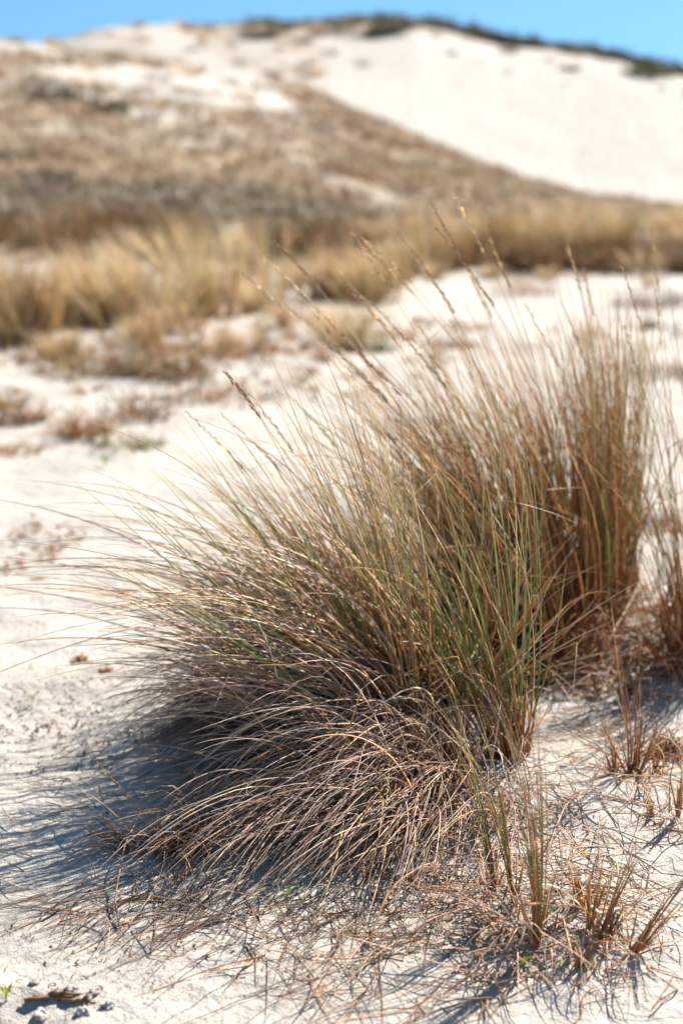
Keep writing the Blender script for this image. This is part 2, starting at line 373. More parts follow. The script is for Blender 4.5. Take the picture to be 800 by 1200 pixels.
# ---- tall orange-brown tussock behind, on the right
bx, by = G(640, 768)
T2 = root_at('marram_tussock', bx, by, 'tall upright orange-brown marram tussock with many seed heads, behind the big dome on its right')
W2 = [(RUST, 6.5), (GOLD, 4.5), (STRAW, 1.), (BROWN, 3.5), (OLIVE, .9)]
put('leaf_mass', [
    blades(500, bx - .02, by + .06, .13, .24, (.46, .96), (.0, .3), (.2, .72), W2, seg=12, spread=.13, flare=.15, lean=(-.2, .0), width=.0021),
    blades(420, bx - .12, by + .12, .17, .22, (.3, .68), (.3, 1.1), (.4, 1.0), [(SHADE_BROWN, 3), (BROWN, 2), (RUST, 2)], seg=11, spread=.2, flare=.4, lean=(-.35, .0), width=.0013),  # darkest browns paint in the shaded gap towards the dome
    ], T2)
put('green_leaf_mass', [
    blades(120, bx - .0, by + .1, .15, .2, (.5, .85), (.0, .3), (.2, .65), [(GREEN, 3), (OLIVE, 3)], seg=12, spread=.09, flare=.25, lean=(-.05, 0), width=.0019, curl=.05),
    ], T2, label='green blades among the orange ones')
put('thatch', [
    blades(800, bx + .0, by - .02, .22, .24, (.12, .34), (1., 2.6), (-.3, 1.8), [(BROWN, 3), (RUST, 3), (PINK, 1)], seg=8, spread=.6, flare=.6, lean=(-.1, -.1), width=.0013, curl=.3),
    ], T2, M_DEAD)
for k in range(24):
    X, Y, _, _ = disc(1, bx - .02, by + .08, .16, .2)
    flower_stem(T2, X[0], Y[0], R.uniform(.86, 1.14), (-.2 + (X[0] - bx) * .5 + R.normal(0, .06), R.normal(0, .08)), R.uniform(.3, .65), R.uniform(.05, .3),
                STRAW if k % 3 else GOLD, [(.76, .63, .44), (.62, .46, .29), (.42, .27, .16)][k % 3], R.uniform(.10, .17), R.uniform(.0027, .0038))

# ---- narrower tussock behind that one, nearly at the right edge
rx, ry = G(702, 706)
T3 = root_at('marram_tussock', rx, ry, 'narrow orange and olive tussock just right of the tall one, bare sand to its right')
put('leaf_mass', [blades(300, rx, ry, .075, .16, (.5, .92), (.0, .2), (.02, .3), [(RUST, 3), (GOLD, 5), (OLIVE, 3.5), (GREEN, 1.2)], seg=11, spread=.06, flare=.08, lean=(-.0, 0), width=.0018)], T3)
put('thatch', [blades(260, rx, ry - .05, .16, .2, (.1, .3), (.8, 2.3), (-.5, 1.2), [(BROWN, 3), (RUST, 3), (PINK, 1.5)], seg=8, spread=.6, flare=.5, width=.0013, curl=.3)], T3, M_DEAD)
for k in range(4):
    X, Y, _, _ = disc(1, rx, ry, .1, .15)
    flower_stem(T3, X[0], Y[0], R.uniform(.8, 1.0), (-.05, 0), R.uniform(.15, .5), .1, STRAW, (.62, .50, .34), R.uniform(.1, .15), .003)

# ---- green fan in open sand
gx, gy = G(594, 886)
T4 = root_at('marram_tuft', gx, gy, 'slim fan of green blades with reddish stem bases on sand below the tall tussock', 'grass tuft')
put('leaf_mass', [blades(62, gx, gy, .045, .028, (.45, .84), (.0, .3), (.1, .5), [(GREEN, 3), (OLIVE, 3), (STRAW, 2.3), (GOLD, 2.5)], seg=16, spread=.12, flare=.26, lean=(-.17, 0), width=.0019, curl=.05)], T4)
put('stem_base', [blades(24, gx, gy, .042, .026, (.14, .22), (0, .1), (.1, .3), [(RUST, 3), (((.22, .07, .04), (.36, .13, .06), (.42, .2, .1)), 3)], seg=6, spread=.06, flare=.25, lean=(-.15, 0), width=.0032, curl=.05, taper=.35)], T4, label='dark red leaf sheaths at the foot')
put('dead_leaf', [blades(30, gx, gy, .05, .03, (.15, .4), (1.2, 2.6), (-1.5, 1.5), [(PINK, 2), (STRAW, 2)], seg=9, spread=.6, width=.0015, curl=.3)], T4, M_DEAD)

for gp, nb, Lm, lab in (((474, 878), 34, .7, 'small spray of straight green and straw blades rooted at front foot of the big dome'),
                        ((536, 862), 26, .62, 'thin spray of green blades between foot of the big dome and the slim green fan')):
    qx, qy = G(*gp); t = root_at('marram_tuft', qx, qy, lab, 'grass tuft')
    put('leaf_mass', [blades(nb, qx, qy, .03, .02, (Lm * .6, Lm * 1.1), (.0, .3), (.1, .45), [(GREEN, 2), (OLIVE, 3), (STRAW, 3), (GOLD, 2)], seg=15, spread=.13, flare=.2, lean=(-.28, 0), width=.0018, curl=.05)], t)
    put('stem_base', [blades(9, qx, qy, .025, .02, (.1, .18), (0, .1), (.1, .3), [(RUST, 3)], seg=6, spread=.06, flare=.2, lean=(-.2, 0), width=.003, curl=.05, taper=.35)], t)

# ---- slender tuft in the front, nearest the lens
fx, fy = G(628, 1110)
T5 = root_at('marram_tuft', fx, fy, 'front tuft of three slim olive stems with dead brown leaves curled round its foot', 'grass tuft')
def culm(parent, qx, qy, h, n, lean, r=.003, pal=((OLIVE, 3), (GREEN, 1), (GOLD, 2)), Lb=(.24, .42), wind=(.2, .9), name='stem'):
    """one upright shoot: a bundle of sheathed leaves that part towards the top"""
    x, y = qx, qy
    a = blades(n, x, y, r, r, Lb, (0, .3), wind, list(pal), seg=12, spread=.03, flare=.02, lean=lean, width=.0011, curl=.04, clump=1)
    b = blades(4, x, y, r * .5, r * .5, (h * .6, h), (0, .05), (.0, .06), [(RUST, 2), (GOLD, 1)], seg=5, spread=.012, lean=lean, width=.0026, curl=.02, taper=.4)
    return put(name, [a, b], parent)
culm(T5, fx, fy, .17, 20, (.0, 0), .005, Lb=(.24, .5), wind=(.0, .4))
culm(T5, *G(602, 1062), .12, 10, (-.09, .0), .003, Lb=(.24, .44), wind=(.1, .6))
culm(T5, *G(580, 1042), .10, 9, (-.13, .0), .003, Lb=(.24, .42), wind=(.1, .7))
put('dead_leaf', [blades(55, fx - .03, fy + .03, .06, .05, (.07, .24), (1.4, 3.2), (-.8, 1.8), [(PINK, 3), (GREY, 1.5), (BROWN, 1.), (STRAW, 1.5)], seg=9, spread=.7, width=.0014, curl=.45)], T5, M_DEAD, label='curled brown dead leaves round the foot')

# ---- short broken shoots to its right
def shoots(px, py, spec, label, name='grass_shoot', dead=40, cat='grass shoots', dr=.06):
    x, y = G(px, py); t = root_at(name, x, y, label, cat)
    for dx, dy, h, lean, n, lb, r in spec: culm(t, x + dx, y + dy, h, n, lean, r, ((RUST, 3), (GOLD, 3), (BROWN, 1.5)), lb, (-.1, .5))
    if dead: put('dead_leaf', [blades(int(dead * .6), x, y, dr, dr, (.06, .2), (1.2, 3.4), (-1.2, 1.6), [(PINK, 3), (RUST, 1), (STRAW, 1.3)], seg=8, spread=.8, width=.0012, curl=.4)], t, M_DEAD)
    return t
shoots(678, 1135, [(0, 0, .06, (.35, .1), 5, (.07, .13), .006)], 'short thick brown shoot leaning right, nearest the bottom edge between front tuft and splayed sprig')
shoots(700, 1098, [(0, 0, .17, (.30, .0), 7, (.12, .25), .005), (.014, .0, .075, (.5, .0), 6, (.05, .09), .006), (-.014, .01, .12, (.22, 0), 5, (.1, .16), .003)], 'three broken brown shoots leaning right, tallest of the short shoots by front tuft', dead=60)
shoots(676, 1066, [(0, 0, .09, (.03, .0), 5, (.06, .12), .003), (.01, .005, .07, (.15, .0), 4, (.06, .1), .002)], 'pair of thin upright reddish shoots directly behind the front tuft', dead=20)
shoots(736, 1118, [(0, 0, .09, (.62, .05), 9, (.10, .22), .004), (.004, 0, .07, (.75, .05), 6, (.10, .2), .004)], 'splayed sprig of orange straw leaves leaning hard right on clean sand at lower right', 'grass_sprig', 10, 'grass sprig')
shoots(738, 908, [(0, 0, .17, (-.03, 0), 10, (.14, .42), .005), (.015, .01, .16, (.04, 0), 7, (.12, .25), .004), (-.03, 0, .09, (-.1, 0), 5, (.07, .14), .003), (.05, .02, .07, (.3, 0), 5, (.05, .12), .003)],
       'clump of upright thin brown stems standing alone on the sand right of the green fan', 'grass_sprig', 90, 'grass sprig')
shoots(794, 958, [(0, 0, .12, (.1, 0), 6, (.06, .18), .004), (-.045, .0, .07, (-.25, 0), 4, (.05, .1), .003)], 'brown stub shoots cut by right edge of the photo, below the dried clump', dead=30)
shoots(556, 980, [(0, 0, .06, (-.12, 0), 5, (.05, .12), .003), (.04, .03, .09, (.0, 0), 5, (.05, .12), .002)], 'thin reddish stubble between dead grass heap and front tuft', dead=70, dr=.14)
ex, ey = G(788, 778)
T6 = root_at('marram_tuft', ex, ey, 'tall thin dark-based tuft half cut off by the right edge, below the narrow tussock', 'grass tuft')
put('leaf_mass', [blades(90, ex + .04, ey, .05, .05, (.45, .95), (.0, .3), (.05, .6), [(RUST, 3), (GOLD, 3), (OLIVE, 2), (STRAW, 1)], seg=13, spread=.12, flare=.2, lean=(-.02, 0), width=.0015),
                  blades(120, ex + .01, ey, .05, .04, (.12, .3), (.0, .5), (-.2, .6), [(RUST, 3), (BROWN, 3)], seg=7, spread=.3, width=.002, curl=.2)], T6)
for k in range(4): flower_stem(T6, ex + R.normal(0, .03), ey + R.normal(0, .03), R.uniform(.8, 1.05), (-.02 + R.normal(0, .04), 0), R.uniform(.1, .4), .05, STRAW, (.62, .5, .34), .1, .0022)
dx_, dy_ = G(772, 884)
T7 = root_at('dried_grass_clump', dx_, dy_, 'small dark brown withered clump lying flat on sand near the right edge', 'dead grass')
put('thatch', [blades(230, dx_, dy_, .055, .04, (.04, .13), (.6, 2.5), (-1, 1.2), [(BROWN, 4), (RUST, 2)], seg=7, spread=.9, width=.0016, curl=.6)], T7, M_DEAD)

# ---- lower left: dead tuft at the fringe of the dome
lx, ly = G(172, 1012)
T8 = root_at('dead_grass_tuft', lx, ly, 'dead straw tuft with stiff crossed stalks in the dome\'s shadow at lower left', 'dead grass')
put('thatch', [blades(200, lx + .03, ly + .03, .07, .06, (.08, .26), (.5, 2.3), (-.3, 1.6), [(GREY, 3), (STRAW, 1.5), (BROWN, 3)], seg=8, spread=.6, width=.0013, curl=.35, wdir=(-1, -.8, -.1))], T8, M_DEAD)
def stalk(parent, a, b, sag=0., r=.0018, pal=STRAW, name='stalk', za=.005, zb=.05, mat=None):
    A = np.array([*a, float(ground(*a)) + za]); B = np.array([*b, float(ground(*b)) + zb])
    t = np.linspace(0, 1, 12)[:, None]; side = unit(np.cross(B - A, (0, 0, 1.)))
    P = A * (1 - t) + B * t + np.sin(t * math.pi) * (np.array([0, 0, sag]) + side * R.normal(0, .02)) + np.cumsum(R.normal(0, .0012, (12, 3)), 0)
    V, F, C = tube(P[None], np.array([r]), palette(1, [(pal, 1)]), taper=.3, sides=5)
    at = np.array(parent.location) if parent else A
    o = mesh_obj(name, V - at, F, C, mat or M_DEAD, parent)
    if not parent: o.location = A
    return o
stalk(T8, G(200, 1000), G(112, 945), .03, .0016, GOLD, zb=.10)
stalk(T8, G(134, 1108), G(186, 990), .0, .0012, STRAW, zb=.05)
stalk(T8, G(140, 1090), G(172, 985), .0, .0018, GREY, zb=.06)
stalk(T8, G(165, 1005), G(100, 975), .02, .0013, GOLD, zb=.06)

# single stalks lying about: each a thing
for a, b, sag, r, pal, lab, za, zb in (
    ((0, 1033), (66, 1052), .01, .0011, PALE, 'pale thin stalk lying across the shaded sand at the left edge', .004, .006),
    ((70, 1082), (132, 1112), .012, .0011, STRAW, 'straw stalk lying on sand left of the crossed dead tuft, pointing down-right', .004, .004),
    ((612, 1115), (690, 1082), .05, .0022, PALE, 'thick bleached stalk arched over the litter between front tuft and short shoots', .01, .02),
    ((688, 1085), (728, 1088), .004, .003, PALE, 'short thick pale stub lying level beside the leaning brown shoots', .03, .03),
    ((432, 1118), (520, 1040), .03, .002, GOLD, 'golden straw stalk slanting over shadowed sand below the dead grass heap', .01, .05),
    ((560, 897), (640, 852), .03, .002, PALE, 'curved pale stalk lying at foot of the green fan, its right end raised', .01, .05),
    ((655, 722), (704, 702), .02, .0024, PALE, 'short whitish stalk wedged low in front of the tall orange tussock', .10, .16),
    ((688, 802), (750, 724), .0, .0026, PALE, 'straight pale stalk leaning steeply at right foot of the tall orange tussock', .02, .10),
    ((620, 808), (706, 800), .015, .0022, PALE, 'long whitish stalk lying level before the tall orange tussock', .02, .02),
    ((520, 1175), (700, 1052), .02, .0016, PINK, 'long thin pinkish stalk crossing the shadows of the front tuft', .01, .03),
    ((330, 1000), (478, 962), .03, .0024, PINK, 'thick pinkish stalk lying on top of the dead grass heap', .05, .06),
    ((762, 1190), (800, 1150), .005, .0013, STRAW, 'thin brown stalk at the bottom right corner', .004, .03)):
    o = stalk(None, G(*a), G(*b), sag, r, pal, 'dry_stalk', za, zb)
    tag(o, lab, 'stalk', 'loose dry stalks')

# ---- seedlings
def seedling(px, py, label, s=1.0, n=6, green=(.22, .38, .06)):
    x, y = G(px, py); t = root_at('seedling', x, y, label, 'seedling')
    z = float(ground(x, y)); V = []; F = []; C = []
    for k in range(n):
        az = k * 2.4 + R.uniform(-.4, .4); h = s * R.uniform(.010, .022); ln = s * R.uniform(.010, .018); w = ln * .17
        d = np.array([cos(az), sin(az), .8]); d /= np.linalg.norm(d); sd = np.array([-sin(az), cos(az), 0]); up = np.cross(d, sd)
        c = np.array([0, 0, h * .6])
        pts = [c, c + d * ln * .4 + sd * w, c + d * ln * .45 - up * w * .35, c + d * ln * .4 - sd * w, c + d * ln]
        b = len(V); V += pts; F += [(b, b + 1, b + 2), (b, b + 2, b + 3), (b + 1, b + 4, b + 2), (b + 2, b + 4, b + 3)]
        C += [np.array(green) * R.uniform(.8, 1.3)] * 5
    o = mesh_obj('leaf_rosette', np.array(V), np.array(F), np.array(C), M_LEAF, t, smooth=False, nside=3)
    P = np.array([[[0, 0, -.005], [0, 0, .008 * s], [.001, 0, .02 * s]]]); v, f, c = tube(P, np.array([.0012 * s]), palette(1, [(GREEN, 1)]))
    mesh_obj('stem', v, f, c, M_LEAF, t)
seedling(336, 1058, 'tiny bright green seedling with upright leaves in the shadow below dead grass heap', 1.3, 5)
seedling(326, 1082, 'tiny yellowish green seedling flat on shaded sand below the dead grass heap', .9, 4, (.34, .40, .10))
seedling(612, 1142, 'small yellow-green seedling in the shadow just below the front tuft', 1.5, 9, (.30, .36, .07))
seedling(640, 1082, 'small blue-green seedling tucked against right side of the front tuft', 1.7, 7, (.16, .30, .12))
seedling(8, 1178, 'yellow-green sprout in the crumbled sand at bottom left corner', 1.3, 7, (.32, .33, .06))
seedling(38, 827, 'tiny pale green sprout on the grainy sand at the left', 1.1, 6, (.28, .36, .12))
seedling(124, 548, 'blurred green sprig alone on the pale sand, left of the dome', 2.6, 10, (.16, .27, .07))
seedling(38, 612, 'blurred tiny green sprig by the brown leaf litter at the left edge', 1.5, 7, (.26, .36, .14))

# ---- crumbled crust, bottom left
def lump(name, x, y, s, col, label, cat, sq=(1, 1, .6), rough=.35, group=None, sink=.3):
    nu, nv = 22, 14; V = []
    for j in range(nv + 1):
        th = math.pi * j / nv
        for i in range(nu):
            ph = 2 * math.pi * i / nu; V.append((sin(th) * cos(ph), sin(th) * sin(ph), cos(th)))
    V = np.array(V); k = R.uniform(0, 50)
    f = 1 + rough * (vn(V[:, 0] * 2 + k, V[:, 1] * 2 + V[:, 2] * 1.7, 7) + .5 * vn(V[:, 0] * 5 + k, V[:, 2] * 5 + V[:, 1] * 4, 9))
    V = V * f[:, None] * s * np.array(sq)
    F = [(j * nu + i, (j + 1) * nu + i, (j + 1) * nu + (i + 1) % nu, j * nu + (i + 1) % nu) for j in range(nv) for i in range(nu)]
    C = np.array(col)[None] * np.exp(.3 * vn(V[:, 0] * 300, V[:, 1] * 300 + V[:, 2] * 200, 3))[:, None]
    o = mesh_obj(name, V, np.array(F), C, M_DEAD); o.location = (x, y, float(ground(x, y)) + s * sq[2] * (1 - 2 * sink)); o.rotation_euler = (0, 0, R.uniform(0, 6))
    return tag(o, label, cat, group)
x, y = G(108, 1168); lump('dirt_clod', x, y, .008, (.30, .25, .21), 'largest dark crumbly clod at right end of the broken sand edge, bottom left', 'dirt clod', (1.3, .9, .6), 1.0, sink=.42)
x, y = G(40, 1156); lump('dirt_clod', x, y, .006, (.44, .38, .33), 'greyish clod on top of the broken sand edge, bottom left', 'dirt clod', (1, 1, .8), .7)
for px, py, z in ((84, 1162, .007), (128, 1180, .008), (98, 1188, .009), (50, 1190, .008)):
    x, y = G(px, py); lump('sand_clod', x, y, z, (.52, .47, .41), 'little crumb of caked pale sand by the broken edge, bottom left', 'sand clod', (1.2, 1, .6), .8, 'crumbs of caked sand at bottom left', .35)
x, y = G(64, 1172); o = lump('bark_fragment', x, y, .030, (.27, .16, .09), 'long rusty bark sliver half buried under the broken sand edge, bottom left', 'bark', (1.2, .16, .2), .9, sink=.3); o.rotation_euler = (.2, .05, .12)
x, y = G(94, 1176); o = lump('bark_fragment', x, y, .015, (.30, .18, .1), 'short brown bark chip right of the long bark sliver, bottom left', 'bark', (1.3, .3, .3), .9, sink=.4); o.rotation_euler = (0, 0, -.2)

# ---- small withered bits on the sand
for px, py, s, lab in ((94, 775, .018, 'curled orange-brown dead leaf on sand between the left edge and dome'), (124, 787, .012, 'dark crumb beside the curled dead leaf, towards the dome'),
                       (146, 697, .014, 'faint grey-brown crumb on pale sand left of the dome'), (43, 680, .016, 'orange-brown scrap under the blurred leaf litter at left')):
    x, y = G(px, py); t = root_at('dead_leaf_scrap', x, y, lab, 'dead leaf', 'withered scraps on the left sand')
    put('blade', [blades(26, x, y, s * .6, s * .4, (s, s * 2.2), (.5, 2), (-1, 1), [(RUST, 3), (GOLD, 1), (BROWN, 1)], seg=6, spread=1.2, width=.0028, curl=.8)], t, M_DEAD)

# ---- litter: fine dead bits no one could count
def litter(n, cx, cy, sx, sy, L, pal, width=.0009, zmax=.02, rot=0., p=.5, az=None, azs=3.0, curl=.17, seg=8):
    X, Y, _, _ = disc(n, cx, cy, sx, sy, rot, p)
    a = R.uniform(0, 2 * math.pi, n) if az is None else R.normal(az, azs, n)
    Z = ground(X, Y) + R.uniform(0, 1, n) ** 3 * zmax + .001
    d0 = unit(np.stack([np.cos(a), np.sin(a), R.normal(0, .18, n)], -1))
    P = grow(np.stack([X, Y, Z], -1), d0, R.uniform(*L, n), R.uniform(0, .5, n), np.zeros(n), seg, curl * R.uniform(.2, 1.8, n))
    return tube(P, width * R.uniform(.6, 1.5, n), palette(n, pal), taper=.35)
LP = [(BROWN, 2.5), (GREY, 3.), (PINK, 3.), (STRAW, 1.5)]
LD = math.atan2(-.75, -.66)
parts = []
def Lq(px, py, *a, **k):
    x, y = G(px, py); parts.append(litter(a[0], x, y, *a[1:], **k))
Lq(560, 1010, 286, .26, .20, (.04, .22), LP, zmax=.07)
Lq(650, 1050, 143, .20, .12, (.04, .18), LP, zmax=.07)
Lq(480, 1120, 181, .26, .14, (.04, .24), LP, az=LD, azs=.8)
Lq(690, 930, 132, .26, .20, (.05, .20), LP, zmax=.05)
Lq(640, 850, 82, .22, .16, (.04, .18), LP)
Lq(700, 790, 143, .22, .14, (.05, .26), [(PINK, 3), (STRAW, 3), (BROWN, 1)], width=.0012, zmax=.06)
Lq(310, 1070, 132, .24, .10, (.04, .2), [(BROWN, 3), (GREY, 3)], az=LD, azs=.6)
Lq(90, 1010, 33, .22, .22, (.02, .12), LP)
Lq(740, 1120, 24, .12, .16, (.03, .14), LP)
Lq(160, 900, 88, .2, .2, (.015, .09), [(BROWN, 3), (GREY, 2)])
Lq(190, 1060, 71, .2, .08, (.04, .2), [(BROWN, 3), (GREY, 3), (STRAW, 1)], az=LD, azs=.5)
Lq(520, 760, 275, .3, .4, (.05, .2), [(BROWN, 4), (RUST, 2)], zmax=.05)
o = put('dead_grass_litter', parts, None, M_DEAD); tag(o, 'fine dead grass bits strewn over the sand round the tussocks', 'dead grass', kind='stuff')
parts = []
Lq(60, 850, 420, .32, .26, (.004, .014), [(BROWN, 3), (GREY, 3)], width=.0014, zmax=.002, seg=3, p=.7)
Lq(40, 640, 70, .16, .26, (.01, .045), [(RUST, 3), (BROWN, 3), (GOLD, 1)], width=.002, zmax=.004, seg=4)
Lq(760, 1060, 120, .2, .4, (.004, .012), [(BROWN, 3), (GREY, 3)], width=.001, zmax=.002, seg=3, p=.7)
Lq(150, 1120, 120, .3, .12, (.004, .012), [(BROWN, 3), (GREY, 3)], width=.0011, zmax=.002, seg=3, p=.7)
for q in ((85, 632), (30, 625), (60, 650), (8, 668)):
    Lq(*q, 28, .05, .10, (.01, .05), [(RUST, 3), (BROWN, 2), (GOLD, 1)], width=.002, zmax=.02, seg=5)
o = put('plant_crumbs', parts, None, M_DEAD); tag(o, 'dark crumbs of plant matter sprinkled on the sand', 'plant litter', kind='stuff')

# ================================================================== MIDDLE GROUND
def small_tuft(px, py, w, h, n, pal, label, group='small withered tufts on the pale sand', width=.003):
    x, y = G(px, py); t = root_at('dead_grass_tuft', x, y, label, 'grass tuft', group)
    put('blade_mass', [blades(n, x, y, w, w * .8, (h * .5, h * 1.2), (.2, 1.6), (-.2, .8), pal, seg=6, spread=.5, flare=.5, width=width, curl=.3)], t, M_DEAD)
RB = [(RUST, 2), (BROWN, 3), (GOLD, 1)]; OB = [(OLIVE, 2), (BROWN, 1.5), (GOLD, 1)]
small_tuft(2, 478, .10, .16, 90, OB, 'small brown tuft cut by the left edge on the pale sand')
small_tuft(22, 497, .13, .16, 120, RB, 'dark brown tuft near the left edge, second from the edge')
small_tuft(98, 512, .12, .20, 110, [(RUST, 4), (GOLD, 2), (BROWN, 1)], 'reddish tuft alone in the middle of the left sand flat')
small_tuft(10, 530, .15, .07, 110, [(RUST, 3), (GOLD, 2)], 'low flat orange-brown mat at the left edge below the dark tufts')
small_tuft(102, 440, .26, .2, 160, OB, 'rounded olive brown tuft at front of the litter belt, left')
small_tuft(70, 413, .22, .12, 110, OB, 'low olive tuft at the edge of the left sand, nearer the tall straw belt')
small_tuft(198, 445, .26, .40, 170, OB, 'larger olive and brown tuft standing at front of the litter belt')
small_tuft(168, 490, .12, .2, 80, RB, 'sparse reddish tuft half hidden behind tips of the dome, upper left')
small_tuft(262, 470, .3, .16, 140, RB, 'low brown mat seen through the upper left tips of the dome')
small_tuft(152, 525, .14, .12, 80, [(OLIVE, 3), (GREEN, 1)], 'faint olive tuft right above the blurred green sprig')
small_tuft(432, 412, .16, .2, 110, [(GREEN, 3), (OLIVE, 3)], 'small green-brown tuft on pale sand between dome and tall tussock')
small_tuft(528, 408, .2, .12, 120, RB, 'low brown tuft behind seed heads of the tall orange tussock')
small_tuft(615, 345, .3, .3, 100, [(PINK, 3), (STRAW, 2)], 'pale tuft standing in the far sand hollow behind the tall tussock')
small_tuft(765, 362, .34, .22, 160, [(BROWN, 3), (GREY, 2)], 'grey-brown low tuft near the right edge in the far sand hollow')
small_tuft(790, 440, .3, .14, 120, [(BROWN, 3), (GREY, 2)], 'low dark mat at the right edge, below the grey-brown tuft')
small_tuft(770, 620, .12, .12, 90, [(GREY, 3), (RUST, 1)], 'small brown patch of dead grass right of the narrow tussock, by the edge')
small_tuft(765, 385, .2, .1, 210, [(BROWN, 3), (GREY, 2)], 'flat dark litter patch just under the grey-brown tuft, far right')

# straw belt and hill: shared meshes, one object each
def proto_tussock(name, n, L, w, pal, wind, droop, seg, width, spread=.14, flare=.5, thatch=60):
    """built round the origin on level ground, returns list of (part name, mesh)"""
    out = []
    global ground
    g0 = ground; ground = lambda x, y: np.zeros_like(np.asarray(x, float))
    V, F, C = blades(n, 0, 0, w, w, L, droop, wind, pal, seg=seg, spread=spread, flare=flare, lean=(-.1, 0), width=width)
    a = mesh_obj(name, V, F, C, M_STRAW); out.append(('leaf_mass', a.data)); bpy.data.objects.remove(a)
    if thatch:
        V, F, C = blades(thatch, 0, 0, w * 1.15, w * 1.1, (L[0] * .25, L[0] * .6), (.8, 2.2), (-.3, 1.2), [(BROWN, 3), (RUST, 1.5), (GREY, 1)], seg=max(4, seg - 2), spread=.5, width=width, curl=.3)
        a = mesh_obj(name, V, F, C, M_DEAD); out.append(('thatch', a.data)); bpy.data.objects.remove(a)
    ground = g0
    return out
def place(proto, x, y, s, rz, label, cat, group, name='marram_tussock', parts=True, sink=.02, sz=None):
    t = tag(empty(name, (x, y, float(ground(x, y)) - sink)), label, cat, group); t.rotation_euler = (0, 0, rz); t.scale = (s, s, sz or s)
    for nm, me in (proto if parts else proto[:1]):
        o = bpy.data.objects.new(nm, me); COL.objects.link(o); o.parent = t
    return t
BP = [[(BS, 8), (PALE, 1), (OLIVE, .4)], [(BG, 5), (BS, 4), (OLIVE, 1.2)], [(BG, 4), (RUST, .5), (HB, 2)], [(BS, 5), (PALE, 3), (STRAW, 4)]]
belt = [proto_tussock('belt', 230, (.42, .78), .24, BP[k % 4], (.05, .5), (0, .5), 7, .0032) for k in range(6)]
lab_left = 'pale straw tussock in the left belt at the foot of the brown hillside'
cnt = 0
for k in range(36):
    px = R.uniform(-60, 480); base = np.interp(px, [-60, 60, 200, 330, 480], [404, 398, 376, 362, 352]) - abs(R.normal(0, 22)) * (1 if k % 4 else 1.6) + (R.uniform(0, 22) if k % 5 == 0 else 0)
    x, y = G(px, max(base, 305)); s = R.uniform(.5, 1.12)
    nm = ('front row of the pale straw belt, left half', 'front row of the pale straw belt, right half', 'rear row of the straw belt, against the brown hillside') [2 if base < 350 else (0 if px < 200 else 1)]
    place(belt[R.integers(6)], x, y, s * .9, R.uniform(-.5, .5), 'dry straw-coloured marram tussock in ' + nm, 'grass tussock', nm)
for px, py, s, k, lab in ((12, 405, 1.05, 2, 'darker rust-brown tussock at left end of the pale straw belt'), (30, 400, .8, 2, 'lower rust-brown tussock beside the darkest one at the belt\'s left end'),
                          (228, 372, 1.2, 1, 'olive tinged tallest tussock in the middle of the straw belt'), (150, 385, .95, 1, 'golden olive tussock in the straw belt left of its tallest one')):
    x, y = G(px, py); place(belt[k], x, y, s, 0, lab, 'grass tussock', 'odd coloured tussocks of the straw belt')
for k in range(16):
    px = R.uniform(60, 420); py = R.uniform(372, 425) - px * .03; x, y = G(px, py)
    place(belt[R.integers(6)], x, y, R.uniform(.22, .5), R.uniform(-.5, .5), 'stunted straw tuft standing out in front of the straw belt on littered sand', 'grass tussock', 'stunted tufts before the straw belt', name='grass_tuft')
for k in range(14):
    px = R.uniform(470, 810); py = R.uniform(300, 338); x, y = G(px, py)
    place(belt[R.integers(6)], x, y, R.uniform(.25, .55), R.uniform(-.5, .5), 'stunted golden tuft in front of the low ridge, in the far sand hollow at right', 'grass tussock', 'stunted tufts in the far sand hollow', name='grass_tuft')
labr = 'pale golden tussock on the low ridge behind the far sand hollow, right side'
for k in range(26):
    px = R.uniform(470, 860); py = np.interp(px, [470, 620, 860], [318, 300, 298]) + R.normal(-8, 13)
    x, y = G(px, max(py, 272)); place(belt[R.integers(6)], x, y, R.uniform(.5, 1.2), R.uniform(-.5, .5), labr, 'grass tussock', 'golden tussocks on the right ridge')

# low litter belt in front of the straw belt (60..350, 390..460)
parts = []
for q, n in (((200, 420), 900), ((120, 408), 600), ((300, 400), 800), ((400, 385), 500), ((240, 450), 300), ((330, 425), 400), ((500, 400), 150), ((700, 420), 160), ((780, 400), 220), ((640, 318), 300), ((760, 312), 300)):
    x, y = G(*q); parts.append(blades(n, x, y, 1.1, .7, (.05, .22), (.5, 2), (-.5, 1.2), [(STRAW, 3), (GOLD, 2), (RUST, 1), (BROWN, 1.5), (PINK, 2)], seg=4, spread=.8, width=.0026, curl=.3, p=.5))
o = put('low_dead_grass', parts, None, M_DEAD); tag(o, 'low sparse dead grass on the sand before the straw belt', 'dead grass', kind='stuff')

